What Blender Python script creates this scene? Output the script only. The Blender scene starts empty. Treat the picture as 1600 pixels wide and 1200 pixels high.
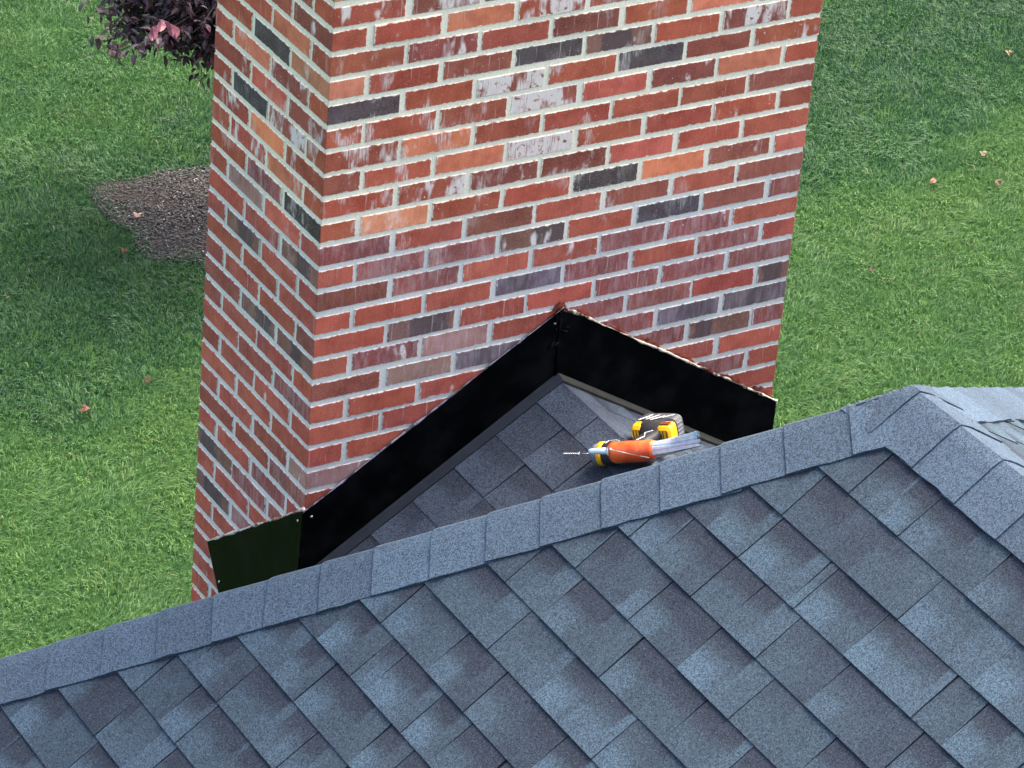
import bpy, math, random
import numpy as np
from mathutils import Vector, Matrix
rng = np.random.default_rng(7); random.seed(7)
S = bpy.context.scene
COL = S.collection
V3 = lambda *a: np.array(a, float)
ZO = 8.0                                   # lawn is z = 0, the measured frame sits 8 m up

# ------------------------------------------------------------------ camera, sky, sun, exposure
R = np.array([[0.86340602, -0.49856906, 0.07719412], [-0.19453292, -0.47017515, -0.86086716], [0.46549649, 0.7282611, -0.50294015]])
cam = bpy.data.cameras.new('camera'); co = bpy.data.objects.new('camera', cam); COL.objects.link(co)
rt, fw = R[0], R[2]
rt = rt - fw * rt.dot(fw) / fw.dot(fw); rt /= np.linalg.norm(rt); fw = fw / np.linalg.norm(fw); up = np.cross(rt, fw)
CAM = V3(-4.23963, -7.59093, 4.02617 + ZO)
m = Matrix.Identity(4)
for i in range(3):
    m[i][0] = rt[i]; m[i][1] = up[i]; m[i][2] = -fw[i]; m[i][3] = CAM[i]
co.matrix_world = m
cam.sensor_width = 36; cam.sensor_fit = 'HORIZONTAL'; cam.lens = 6070.67 / 1600 * 36; cam.clip_start = .05; cam.clip_end = 900
S.camera = co
SUN_EL, SUN_AZ = math.radians(58), math.radians(68)      # azimuth clockwise from +Y
w = bpy.data.worlds.new('World'); S.world = w; w.use_nodes = True
nt = w.node_tree; bg = nt.nodes['Background']; sky = nt.nodes.new('ShaderNodeTexSky')
sky.sky_type = 'NISHITA'; sky.sun_disc = False; sky.sun_elevation = SUN_EL; sky.sun_rotation = SUN_AZ
sky.air_density = .8; sky.dust_density = 7.0; sky.ozone_density = .3
nt.links.new(sky.outputs[0], bg.inputs[0]); bg.inputs[1].default_value = 0.15
sl = bpy.data.lights.new('sun', 'SUN'); so = bpy.data.objects.new('sun', sl); COL.objects.link(so)
sl.energy = .75; sl.angle = math.radians(45); sl.color = (1, .95, .87)
sd = Vector((math.sin(SUN_AZ) * math.cos(SUN_EL), math.cos(SUN_AZ) * math.cos(SUN_EL), math.sin(SUN_EL)))
so.rotation_euler = sd.to_track_quat('Z', 'Y').to_euler(); so.location = (20, 5, 30)
S.view_settings.view_transform = 'Standard'; S.view_settings.look = 'None'; S.view_settings.exposure = 2.45; S.view_settings.gamma = 1
S.render.engine = 'CYCLES'; S.cycles.max_bounces = 6; S.cycles.caustics_reflective = False; S.cycles.caustics_refractive = False

# ------------------------------------------------------------------ helpers
def srgb(r, g, b):
    f = lambda c: (c / 255 / 12.92) if c / 255 <= .04045 else ((c / 255 + .055) / 1.055) ** 2.4
    return (f(r), f(g), f(b), 1)

class NT:
    def __init__(s, name, rough=.8, spec=.3):
        s.m = bpy.data.materials.new(name); s.m.use_nodes = True; s.t = s.m.node_tree
        s.b = s.t.nodes['Principled BSDF']; s.b.inputs['Roughness'].default_value = rough
        s.b.inputs['Specular IOR Level'].default_value = spec
    def n(s, typ, **kw):
        x = s.t.nodes.new(typ)
        for k, v in kw.items(): setattr(x, k, v)
        return x
    def link(s, a, b): s.t.links.new(a, b)
    def put(s, sock, v):
        if hasattr(v, 'links'): s.link(v, sock)
        else: sock.default_value = v
    def math(s, op, a, b=0.0, c=None, clamp=False):
        x = s.n('ShaderNodeMath', operation=op, use_clamp=clamp); s.put(x.inputs[0], a); s.put(x.inputs[1], b)
        if c is not None: s.put(x.inputs[2], c)
        return x.outputs[0]
    def ss(s, v, lo, hi, a=0.0, b=1.0):
        x = s.n('ShaderNodeMapRange', interpolation_type='SMOOTHSTEP'); s.put(x.inputs[0], v)
        s.put(x.inputs[1], lo); s.put(x.inputs[2], hi); s.put(x.inputs[3], a); s.put(x.inputs[4], b); return x.outputs[0]
    def mix(s, f, a, b, mode='MIX'):
        x = s.n('ShaderNodeMix', data_type='RGBA', blend_type=mode); s.put(x.inputs[0], f); s.put(x.inputs[6], a); s.put(x.inputs[7], b); return x.outputs[2]
    def attr(s, name, out='Vector'):
        x = s.n('ShaderNodeAttribute', attribute_name=name); return x.outputs[out]
    def sep(s, v):
        x = s.n('ShaderNodeSeparateXYZ'); s.link(v, x.inputs[0]); return x.outputs
    def comb(s, a, b, c):
        x = s.n('ShaderNodeCombineXYZ'); s.put(x.inputs[0], a); s.put(x.inputs[1], b); s.put(x.inputs[2], c); return x.outputs[0]
    def pos(s):
        return s.n('ShaderNodeNewGeometry').outputs['Position']
    def noise(s, vec, scale, detail=3, rough=.55, dim='3D', out=0):
        x = s.n('ShaderNodeTexNoise', noise_dimensions=dim); s.put(x.inputs['Vector'], vec) if vec is not None else None
        x.inputs['Scale'].default_value = scale; x.inputs['Detail'].default_value = detail; x.inputs['Roughness'].default_value = rough
        return x.outputs[out]
    def voro(s, vec, scale, out='Color'):
        x = s.n('ShaderNodeTexVoronoi'); s.link(vec, x.inputs['Vector']); x.inputs['Scale'].default_value = scale; return x.outputs[out]
    def bump(s, h, strength=.3, dist=.01):
        x = s.n('ShaderNodeBump'); s.put(x.inputs['Height'], h); x.inputs['Strength'].default_value = strength; x.inputs['Distance'].default_value = dist
        s.link(x.outputs[0], s.b.inputs['Normal'])
    def col(s, v): s.put(s.b.inputs['Base Color'], v)
    def rough(s, v): s.put(s.b.inputs['Roughness'], v)

def plain(name, c, rough=.6, spec=.4, var=.12, scale=40, metal=0):
    t = NT(name, rough, spec); n = t.noise(t.pos(), scale, 4)
    t.col(t.mix(t.ss(n, .3, .7), tuple(x * (1 - var) for x in c[:3]) + (1,), tuple(min(1, x * (1 + var)) for x in c[:3]) + (1,)))
    t.bump(n, .12, .002); t.b.inputs['Metallic'].default_value = metal
    return t.m

class MB:
    """collects verts, faces and per-vertex attributes; verts are in world coordinates"""
    def __init__(s): s.v = []; s.f = []; s.a = {}
    def add(s, vs, fs, **at):
        o = len(s.v); s.v.extend([tuple(map(float, p)) for p in vs]); s.f.extend([tuple(o + i for i in f) for f in fs])
        for k, val in at.items():
            L = s.a.setdefault(k, []); L.extend([None] * (o - len(L)))
            if isinstance(val, list): L.extend(val)
            else: L.extend([val] * len(vs))
    def build(s, name, mat, parent=None, smooth=False, base=None):
        me = bpy.data.meshes.new(name)
        o = bpy.data.objects.new(name, me)
        b = np.zeros(3)
        if parent is not None: b = np.array(wloc(parent))
        elif base is not None: b = np.array(base, float)
        vs = np.array(s.v, float) - b
        me.from_pydata([tuple(p) for p in vs], [], s.f)
        for k, L in s.a.items():
            n = len(L[0]); at = me.attributes.new(k, 'FLOAT_COLOR' if n == 4 else 'FLOAT_VECTOR', 'POINT')
            at.data.foreach_set('color' if n == 4 else 'vector', np.array(L, np.float32).ravel())
        if smooth: me.polygons.foreach_set('use_smooth', [True] * len(me.polygons))
        if mat: me.materials.append(mat)
        COL.objects.link(o)
        if parent is not None: o.parent = parent
        else: o.location = b
        return o
def wloc(o):
    p = np.array(o.location)
    while o.parent: o = o.parent; p = p + np.array(o.location)
    return p
def thing(name, label, cat, loc, group=None):
    o = bpy.data.objects.new(name, None); COL.objects.link(o); o.location = loc; o.empty_display_size = .1
    o['label'] = label; o['category'] = cat
    if group: o['group'] = group
    return o
def tag(o, label, cat, group=None):
    o['label'] = label; o['category'] = cat
    if group: o['group'] = group
def struct(o, kind='structure'):
    o['kind'] = kind; return o

def box(mb, lo, hi, **at):
    x0, y0, z0 = lo; x1, y1, z1 = hi
    mb.add([(x0,y0,z0),(x1,y0,z0),(x1,y1,z0),(x0,y1,z0),(x0,y0,z1),(x1,y0,z1),(x1,y1,z1),(x0,y1,z1)],
           [(0,3,2,1),(4,5,6,7),(0,1,5,4),(1,2,6,5),(2,3,7,6),(3,0,4,7)], **at)
def prism(mb, poly, n, th, **at):
    """planar polygon (3D, ccw seen from n) given thickness th along n"""
    P = [np.array(p, float) for p in poly]; n = np.array(n, float); k = len(P)
    mb.add([p for p in P] + [p + n * th for p in P], [tuple(reversed(range(k))), tuple(range(k, 2 * k))] + [(i, (i+1) % k, k + (i+1) % k, k + i) for i in range(k)], **at)
def frame(d):
    d = np.array(d, float); d = d / np.linalg.norm(d); a = V3(0,0,1) if abs(d[2]) < .9 else V3(1,0,0)
    u = np.cross(a, d); u /= np.linalg.norm(u); return d, u, np.cross(d, u)
def tube(mb, pts, rad, seg=10, cap=True, **at):
    pts = [np.array(p, float) for p in pts]; n = len(pts)
    rad = [rad] * n if np.isscalar(rad) else rad; vs = []; fs = []; uu = None
    for i, p in enumerate(pts):
        d = pts[min(i+1, n-1)] - pts[max(i-1, 0)]; d, u, v = frame(d)
        if uu is not None:
            u = uu - d * uu.dot(d); u /= np.linalg.norm(u); v = np.cross(d, u)
        uu = u
        for k in range(seg):
            a = 2 * math.pi * k / seg; vs.append(p + rad[i] * (u * math.cos(a) + v * math.sin(a)))
    for i in range(n - 1):
        for k in range(seg):
            a, b = i*seg + k, i*seg + (k+1) % seg; fs.append((a, b, b + seg, a + seg))
    if cap: fs += [tuple(reversed(range(seg))), tuple(range((n-1)*seg, n*seg))]
    mb.add(vs, fs, **at)
def vnoise(x, y, seed=0):
    """smooth value noise, numpy"""
    r = np.random.default_rng(seed).random((64, 64)); xi = np.floor(x).astype(int); yi = np.floor(y).astype(int)
    fx = x - xi; fy = y - yi; fx = fx*fx*(3-2*fx); fy = fy*fy*(3-2*fy)
    g = lambda a, b: r[a % 64, b % 64]
    return (g(xi,yi)*(1-fx) + g(xi+1,yi)*fx)*(1-fy) + (g(xi,yi+1)*(1-fx) + g(xi+1,yi+1)*fx)*fy

# ------------------------------------------------------------------ materials
def mat_brick():
    t = NT('brick_clay', .85, .25)
    P = t.pos(); col = t.attr('bcol', 'Color')
    u, v, seed = t.sep(t.attr('uvd')); u2, v2, white = t.sep(t.attr('uve'))
    sv = t.comb(t.math('ADD', u, t.math('MULTIPLY', seed, 37.0)), v, t.math('MULTIPLY', seed, 91.0))
    mott = t.noise(sv, 16, 4, .6); fine = t.noise(sv, 260, 3, .6)
    drag = t.noise(t.comb(t.math('MULTIPLY', u, 160.0), t.math('MULTIPLY', v, 14.0), t.math('MULTIPLY', seed, 50.0)), 1, 2)
    c = t.mix(t.ss(mott, .35, .72), col, t.mix(1.0, col, (.72, .62, .62, 1), 'MULTIPLY'))
    c = t.mix(t.ss(drag, .35, .75, 0, .35), c, t.mix(1.0, c, (.72, .66, .64, 1), 'MULTIPLY'))
    c = t.mix(t.ss(fine, .45, .8, 0, .35), c, t.mix(.5, c, (.75, .45, .33, 1)))
    # charred block across part of a brick
    ch = t.attr('bchar', 'Color'); cs = t.n('ShaderNodeSeparateColor'); t.link(ch, cs.inputs[0])
    wob = t.math('MULTIPLY', t.math('SUBTRACT', t.noise(sv, 40, 3), .5), .05)
    inb = t.math('MULTIPLY', t.ss(t.math('ADD', u, wob), cs.outputs[0], t.math('ADD', cs.outputs[0], .012)), t.ss(t.math('ADD', u, wob), t.math('SUBTRACT', cs.outputs[1], .012), cs.outputs[1], 1, 0))
    c = t.mix(t.math('MULTIPLY', inb, cs.outputs[2]), c, srgb(70, 62, 64))
    # thin lime veil
    veil = t.math('MULTIPLY', t.ss(t.noise(t.comb(t.math('MULTIPLY', u, 75.0), t.math('MULTIPLY', v, 16.0), t.math('MULTIPLY', seed, 31.0)), 1, 4, .65), .40, .68), t.attr('bchar', 'Alpha'))
    c = t.mix(veil, c, srgb(184, 168, 170))
    # whitewash dragged down the face: coarse gate along u, fine vertical streaks inside it
    gate = t.noise(t.comb(t.math('MULTIPLY', u, 24.0), t.math('MULTIPLY', v, 9.0), t.math('MULTIPLY', seed, 77.0)), 1, 2)
    st = t.noise(t.comb(t.math('MULTIPLY', u, 330.0), t.math('MULTIPLY', v, 22.0), t.math('MULTIPLY', seed, 19.0)), 1, 3, .65)
    lim = t.math('SUBTRACT', .80, t.math('MULTIPLY', white, .50))
    g1 = t.ss(gate, t.math('SUBTRACT', lim, .05), t.math('ADD', lim, .07))
    wm = t.math('MULTIPLY', g1, t.math('MULTIPLY', t.ss(t.math('ADD', st, t.math('MULTIPLY', gate, .35)), .44, .66), t.ss(t.noise(sv, 55, 3), .30, .46)))
    specks = t.math('MULTIPLY', t.ss(t.noise(sv, 130, 2), .70, .74), t.ss(white, .05, .35, .15, 1))
    # faint long run lines
    runl = t.math('MULTIPLY', t.ss(t.noise(t.comb(t.math('MULTIPLY', u, 140.0), t.math('MULTIPLY', v, 5.0), t.math('MULTIPLY', seed, 5.0)), 1, 1), .71, .76), .32)
    wash = t.math('MULTIPLY', t.math('MAXIMUM', t.math('MAXIMUM', wm, smear_mask(t, P)), t.math('MAXIMUM', specks, runl)), .85)
    c = t.mix(wash, c, srgb(216, 208, 198))
    # mortar smeared over the arrises
    d = t.math('MINIMUM', t.math('MINIMUM', u, u2), t.math('MINIMUM', v, v2))
    dn = t.math('ADD', d, t.math('MULTIPLY', t.math('SUBTRACT', t.noise(P, 70, 4, .6), .5), .015))
    sm = t.ss(dn, .0002, .0024, 1, 0)
    c = t.mix(t.math('MULTIPLY', sm, .85), c, mortar_col(t, P))
    t.col(c); t.rough(t.ss(mott, .3, .7, .78, .92))
    t.bump(t.math('ADD', t.math('MULTIPLY', fine, .5), t.math('ADD', mott, t.math('MULTIPLY', wash, .6))), .35, .003)
    return t.m
def smear_mask(t, P):
    # lime smears dragged down the wall, running over bricks and joints alike, on the upper courses
    x, y, z = t.sep(P); h = t.math('ADD', x, t.math('MULTIPLY', y, 1.37))
    pt = t.ss(t.noise(t.comb(t.math('MULTIPLY', h, 2.2), 3.0, t.math('MULTIPLY', z, 2.6)), 1, 2), .45, .60)
    bl = t.noise(t.comb(t.math('MULTIPLY', h, 12.0), 7.0, t.math('MULTIPLY', z, 6.0)), 1, 4, .65)
    st = t.noise(t.comb(t.math('MULTIPLY', h, 260.0), 1.0, t.math('MULTIPLY', z, 16.0)), 1, 3, .65)
    k = t.math('MULTIPLY', t.ss(bl, .53, .63), t.ss(st, .34, .60))
    return t.math('MULTIPLY', t.math('MULTIPLY', k, pt), t.math('MULTIPLY', t.ss(z, ZO - .95, ZO - .55), .85))
def mortar_col(t, P):
    x, y, z = t.sep(P)
    zz = t.math('ADD', z, t.math('MULTIPLY', t.math('SUBTRACT', t.noise(P, 3, 2), .5), .35))
    up_ = t.ss(zz, ZO - .80, ZO - .60)
    c = t.mix(up_, srgb(206, 203, 192), srgb(230, 221, 196))
    n = t.noise(P, 120, 4, .6)
    return t.mix(t.ss(n, .35, .7, 0, .5), c, t.mix(1.0, c, (.66, .68, .70, 1), 'MULTIPLY'))
def mat_mortar():
    t = NT('mortar_lime', .95, .1); P = t.pos(); t.col(mortar_col(t, P)); t.bump(t.noise(P, 220, 4, .65), .5, .003); return t.m
def mat_shingle(name, c_lo, c_mid, c_hi):
    t = NT(name, .92, .22); P = t.pos()
    tc = t.n('ShaderNodeSeparateColor'); t.link(t.attr('tabc', 'Color'), tc.inputs[0]); tone, band, light = tc.outputs; seed = t.attr('tabc', 'Alpha')
    u, v, wd = t.sep(t.attr('suv'))            # u metres from the tab's left end, v 0 at the butt .. 1 at the course above
    wob = t.math('SUBTRACT', t.noise(P, 42, 4, .65), .5)
    vv = t.math('ADD', v, t.math('MULTIPLY', wob, .22)); uw = t.math('ADD', u, t.math('MULTIPLY', wob, .016))
    cut = t.math('MULTIPLY', wd, t.math('ADD', .35, t.math('MULTIPLY', seed, .75)))
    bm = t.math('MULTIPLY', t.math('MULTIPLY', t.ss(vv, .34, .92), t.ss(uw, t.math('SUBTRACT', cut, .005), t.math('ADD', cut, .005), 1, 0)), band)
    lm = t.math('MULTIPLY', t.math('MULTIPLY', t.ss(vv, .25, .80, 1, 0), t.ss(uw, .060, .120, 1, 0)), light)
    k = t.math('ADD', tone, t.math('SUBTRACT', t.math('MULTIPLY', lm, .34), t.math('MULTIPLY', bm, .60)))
    cut2 = t.math('MULTIPLY', wd, t.math('ADD', .30, t.math('MULTIPLY', t.math('FRACT', t.math('MULTIPLY', seed, 7.3)), .5)))
    k = t.math('ADD', k, t.math('MULTIPLY', t.ss(uw, t.math('SUBTRACT', cut2, .004), t.math('ADD', cut2, .004)), t.math('MULTIPLY', t.math('SUBTRACT', t.math('FRACT', t.math('MULTIPLY', seed, 13.7)), .5), .34)))
    k = t.math('ADD', k, t.math('MULTIPLY', t.math('SUBTRACT', t.noise(P, 14, 4, .6), .5), .28))
    rp = t.n('ShaderNodeValToRGB'); t.link(k, rp.inputs[0]); e = rp.color_ramp.elements
    e[0].position = .05; e[0].color = c_lo; e[1].position = .95; e[1].color = c_hi; x = e.new(.5); x.color = c_mid
    g = t.n('ShaderNodeSeparateColor'); t.link(t.voro(P, 390), g.inputs[0])
    g2 = t.noise(P, 260, 2, .7)
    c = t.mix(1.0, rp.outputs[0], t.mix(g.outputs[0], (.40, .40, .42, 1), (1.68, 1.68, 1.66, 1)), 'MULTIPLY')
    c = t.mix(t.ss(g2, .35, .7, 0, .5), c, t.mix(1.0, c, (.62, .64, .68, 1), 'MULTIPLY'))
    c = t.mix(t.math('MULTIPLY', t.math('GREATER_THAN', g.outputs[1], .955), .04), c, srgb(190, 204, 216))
    t.col(c); t.bump(t.math('ADD', g.outputs[0], g2), .55, .002)
    return t.m
def mat_black_metal():
    t = NT('black_glossy_flashing', .15, .11); P = t.pos()
    n = t.noise(P, 9, 4, .6); sc = t.noise(P, 90, 4, .7)
    t.col(t.mix(t.ss(n, .4, .75), (.0012, .0014, .0016, 1), (.0050, .0056, .0056, 1)))
    t.rough(t.math('ADD', t.ss(n, .3, .7, .08, .16), t.ss(sc, .60, .8, 0, .15))); t.bump(n, .06, .02); t.b.inputs['IOR'].default_value = 1.22; return t.m
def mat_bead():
    t = NT('wet_sealant_glint', .12, .6); P = t.pos(); n = t.noise(P, 24, 4, .6)
    t.col(t.mix(t.ss(n, .42, .58), srgb(60, 30, 22), srgb(216, 200, 172))); t.bump(n, .6, .004); return t.m  # brown is the sealant, cream is a painted highlight
def mat_grass():
    t = NT('grass_blade', .55, .25); tc = t.n('ShaderNodeSeparateColor'); t.link(t.attr('gcol', 'Color'), tc.inputs[0])
    rp = t.n('ShaderNodeValToRGB'); t.link(tc.outputs[0], rp.inputs[0]); e = rp.color_ramp.elements
    e[0].position = 0; e[0].color = (.020, .060, .024, 1); e[1].position = 1; e[1].color = (.178, .276, .076, 1)
    x = e.new(.5); x.color = (.068, .152, .042, 1)
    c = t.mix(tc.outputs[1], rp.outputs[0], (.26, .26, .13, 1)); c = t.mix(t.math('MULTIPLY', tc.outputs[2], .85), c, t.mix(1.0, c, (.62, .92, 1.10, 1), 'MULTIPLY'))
    t.col(c)
    tr = t.n('ShaderNodeBsdfTranslucent'); t.link(c, tr.inputs[0]); mx = t.n('ShaderNodeMixShader'); mx.inputs[0].default_value = .3
    t.link(t.b.outputs[0], mx.inputs[1]); t.link(tr.outputs[0], mx.inputs[2]); t.link(mx.outputs[0], t.t.nodes['Material Output'].inputs[0]); return t.m
def mat_lawn():
    t = NT('lawn_soil', .95, .1); P = t.pos(); n = t.noise(P, 5, 4); f = t.noise(P, 90, 4, .7)
    c = t.mix(t.ss(n, .3, .7), (.022, .060, .016, 1), (.042, .095, .022, 1)); t.col(t.mix(t.ss(f, .4, .8), c, (.012, .030, .010, 1))); t.bump(f, .7, .03); return t.m
def mat_attr(name, rough=.7, spec=.3, trans=0):
    t = NT(name, rough, spec); c = t.attr('vcol', 'Color'); n = t.noise(t.pos(), 70, 3); t.col(t.mix(t.ss(n, .35, .7, 0, .5), c, t.mix(1.0, c, (.6, .6, .6, 1), 'MULTIPLY')))
    return t.m
M_BRICK = mat_brick(); M_MORTAR = mat_mortar()
M_SH = mat_shingle('roof_granules', (.015, .021, .032, 1), (.026, .042, .058, 1), (.042, .070, .096, 1))
M_SHC = mat_shingle('cricket_granules', (.030, .037, .050, 1), (.043, .055, .074, 1), (.058, .075, .099, 1))
M_CAP = mat_shingle('cap_granules', (.024, .035, .050, 1), (.035, .054, .077, 1), (.050, .078, .110, 1)); M_FL = mat_black_metal(); M_BEAD = mat_bead()
M_VC = mat_attr('tinted'); M_VCG = mat_attr('tinted_gloss', .32, .5)

# ------------------------------------------------------------------ lawn
def lawn():
    mb = MB(); n = 60; L = 450
    # one sheet to the horizon, finer near the house
    g = np.sign(np.linspace(-1, 1, n)) * np.abs(np.linspace(-1, 1, n)) ** 2.2 * L
    X, Y = np.meshgrid(g + 8, g + 11, indexing='ij')
    Z = -np.clip((np.hypot(X - 8, Y - 11) - 30) / 400, 0, 1) * 2.0
    vs = np.stack([X, Y, Z], -1).reshape(-1, 3); fs = [(i*n+j, (i+1)*n+j, (i+1)*n+j+1, i*n+j+1) for i in range(n-1) for j in range(n-1)]
    mb.add(vs, fs); struct(mb.build('lawn', mat_lawn()))
lawn()
BED = V3(6.13, 12.5)          # mulch ring under the small tree, mostly behind the chimney
def bed_r(a): return .70 + .07*np.sin(3*a + 1) + .05*np.sin(5*a + 2.2) + .03*np.sin(9*a)
def in_bed(x, y, k=1.0): return np.hypot(x - BED[0], y - BED[1]) < bed_r(np.arctan2(y - BED[1], x - BED[0])) * k
F2 = fw[:2] / np.linalg.norm(fw[:2]); R2 = V3(F2[1], -F2[0])
def gpix(u, v, z=0.0):
    """scene point of a place seen in the photograph, on the horizontal plane z"""
    d = rt * (u - 800) / 6070.67 - up * (v - 600) / 6070.67 + fw; return CAM + d * ((z - CAM[2]) / d[2])
def grass():
    # lawn blades over the stretch of lawn that can be seen past the house, with a margin
    N = 800000
    t = 16.2 + rng.random(N) * 13.8; s = (rng.random(N) - .5) * 2 * (1.6 + t * .145)
    s += .35
    keep = rng.random(N) < (1.6 + t*.145) / (1.6 + 30*.145); t = t[keep]; s = s[keep]
    x = CAM[0] + F2[0]*t + R2[0]*s; y = CAM[1] + F2[1]*t + R2[1]*s
    ok = ~in_bed(x, y, .80 + .22*rng.random(N)**.6 if False else .72 + .30*rng.random(len(x))) & ~((x > -1.6) & (x < 3.5) & (y < .9)) & ~((x > -.05) & (x < 1.55) & (y < .72))
    x = x[ok]; y = y[ok]; t = t[ok]; s = s[ok]; N = len(x)
    clump = vnoise(x*9, y*9, 1)*.6 + vnoise(x*23, y*23, 2)*.4; big = vnoise(x*1.3, y*1.3, 3); mid = vnoise(x*3.4, y*3.4, 4)
    # lighter and darker bands: blades lean opposite ways, dark ones lower and bluer in tone
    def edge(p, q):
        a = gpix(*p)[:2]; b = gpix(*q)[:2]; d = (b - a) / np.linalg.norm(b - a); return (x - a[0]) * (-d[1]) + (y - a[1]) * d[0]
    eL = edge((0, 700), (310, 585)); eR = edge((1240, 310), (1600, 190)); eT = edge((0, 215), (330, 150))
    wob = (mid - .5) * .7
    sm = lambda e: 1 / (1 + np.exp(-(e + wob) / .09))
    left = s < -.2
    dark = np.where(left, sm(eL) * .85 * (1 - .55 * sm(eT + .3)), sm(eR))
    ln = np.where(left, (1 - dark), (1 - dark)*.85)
    h = (.036 + .022*rng.random(N)) * (.75 + .42*clump) * (1 + .25*(mid - .5))
    az = 2*math.pi*rng.random(N); lean = .25 + .75*rng.random(N)
    lx = np.cos(az)*lean + R2[0]*(.5 - dark)*.7 + (vnoise(x*5, y*5, 6) - .5)*1.2; ly = np.sin(az)*lean + R2[1]*(.5 - dark)*.7 + (vnoise(x*5, y*5, 8) - .5)*1.2
    wdt = .0022 + .0020*rng.random(N)
    wa = rng.random(N)*math.pi; wx = np.cos(wa)*wdt; wy = np.sin(wa)*wdt
    P = np.zeros((N, 5, 3), np.float32)
    P[:,0] = np.stack([x - wx, y - wy, np.full(N, -.004)], 1); P[:,1] = np.stack([x + wx, y + wy, np.full(N, -.004)], 1)
    mx = x + lx*h*.35; my = y + ly*h*.35; mz = h*.66
    P[:,2] = np.stack([mx + wx*.8, my + wy*.8, mz], 1); P[:,3] = np.stack([mx - wx*.8, my - wy*.8, mz], 1)
    P[:,4] = np.stack([x + lx*h, y + ly*h, h*(.95 - .25*np.clip(np.hypot(lx, ly), 0, 1.5))], 1)
    base = (np.arange(N)*5)[:,None]
    tri = (base + np.array([0,1,2, 0,2,3, 3,2,4])[None]).reshape(-1)
    me = bpy.data.meshes.new('grass'); me.vertices.add(N*5); me.vertices.foreach_set('co', P.reshape(-1))
    me.loops.add(N*9); me.loops.foreach_set('vertex_index', tri.astype(np.int32)); me.polygons.add(N*3)
    me.polygons.foreach_set('loop_start', np.arange(0, N*9, 3, dtype=np.int32)); me.update(calc_edges=True)
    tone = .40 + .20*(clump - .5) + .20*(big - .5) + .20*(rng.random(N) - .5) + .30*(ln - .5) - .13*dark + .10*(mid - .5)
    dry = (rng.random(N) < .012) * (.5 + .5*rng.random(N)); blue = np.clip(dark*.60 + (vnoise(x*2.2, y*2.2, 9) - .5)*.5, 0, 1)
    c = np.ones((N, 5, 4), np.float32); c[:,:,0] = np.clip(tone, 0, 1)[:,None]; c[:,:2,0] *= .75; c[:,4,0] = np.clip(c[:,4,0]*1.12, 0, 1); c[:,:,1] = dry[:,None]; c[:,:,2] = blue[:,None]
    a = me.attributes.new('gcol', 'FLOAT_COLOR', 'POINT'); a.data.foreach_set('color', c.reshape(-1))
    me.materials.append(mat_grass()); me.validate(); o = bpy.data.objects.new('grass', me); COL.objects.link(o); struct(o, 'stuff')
    o['label'] = 'thick green mown lawn grass below the roof, in lighter and darker bands'
grass()
def mulch():
    mb = MB(); n = 72; vs = [(BED[0], BED[1], .035)]; fs = []
    for r, z in ((.5, .03), (.92, .018), (1.06, -.01)):
        for i in range(n):
            a = -math.pi + 2*math.pi*i/n; q = bed_r(a)*r; vs.append((BED[0] + q*math.cos(a), BED[1] + q*math.sin(a), z))
    for i in range(n): fs.append((0, 1+i, 1+(i+1) % n))
    for k in range(2):
        for i in range(n): a = 1+k*n+i; b = 1+k*n+(i+1) % n; fs.append((a, a+n, b+n, b))
    t = NT('mulch_soil', .95, .1); P = t.pos(); f = t.noise(P, 60, 5, .7); t.col(t.mix(t.ss(f, .35, .7), (.026, .021, .018, 1), (.060, .049, .041, 1))); t.bump(f, .9, .02)
    mb.add(vs, fs); struct(mb.build('mulch_bed', t.m))
    mb = MB()
    for i in range(8500):
        a = rng.random()*2*math.pi; q = math.sqrt(rng.random())*bed_r(a)*1.0; c = V3(BED[0] + q*math.cos(a), BED[1] + q*math.sin(a), .03*(1 - (q/.8)**2) + .006 + .014*rng.random())
        d = rng.normal(size=3); d[2] *= .35; d /= np.linalg.norm(d); e = np.cross(d, V3(0,0,1)); e /= np.linalg.norm(e); L = .004 + .010*rng.random(); b = .002 + .003*rng.random()
        k = rng.random(); g = .24 if k > .985 else .030 + .065*k*k
        col = (g*1.0, g*.92, g*.84, 1)
        nn = np.cross(d, e); prism(mb, [c - d*L - e*b, c + d*L - e*b*.6, c + d*L*.9 + e*b, c - d*L*.8 + e*b], nn, .003, vcol=col)
    o = mb.build('wood_chips', M_VC); struct(o, 'stuff'); o['label'] = 'dark mulch chips in the bare round bed on the lawn'
mulch()

# ------------------------------------------------------------------ house and roof
A = V3(.825, -1.422, -.504 + ZO); t1, t2, t3 = .734, .848, .64
EZ = 2.15 - .504                           # drop from the ridge to the eaves
house = thing('house', 'house under a steep blue grey shingle hip roof', 'house', (1, -4, 0))
def clip(poly, sub):
    """Sutherland-Hodgman: convex polygon clipped by convex ccw polygon"""
    out = poly
    for i in range(len(sub)):
        a = sub[i]; b = sub[(i+1) % len(sub)]; inp = out; out = []
        if not inp: break
        f = lambda p: (b[0]-a[0])*(p[1]-a[1]) - (b[1]-a[1])*(p[0]-a[0])
        for j in range(len(inp)):
            p = inp[j]; q = inp[(j+1) % len(inp)]; fp = f(p); fq = f(q)
            if fp >= 0: out.append(p)
            if (fp >= 0) != (fq >= 0):
                r = fp / (fp - fq); out.append((p[0] + r*(q[0]-p[0]), p[1] + r*(q[1]-p[1])))
    return out
EXPO = .143
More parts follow.
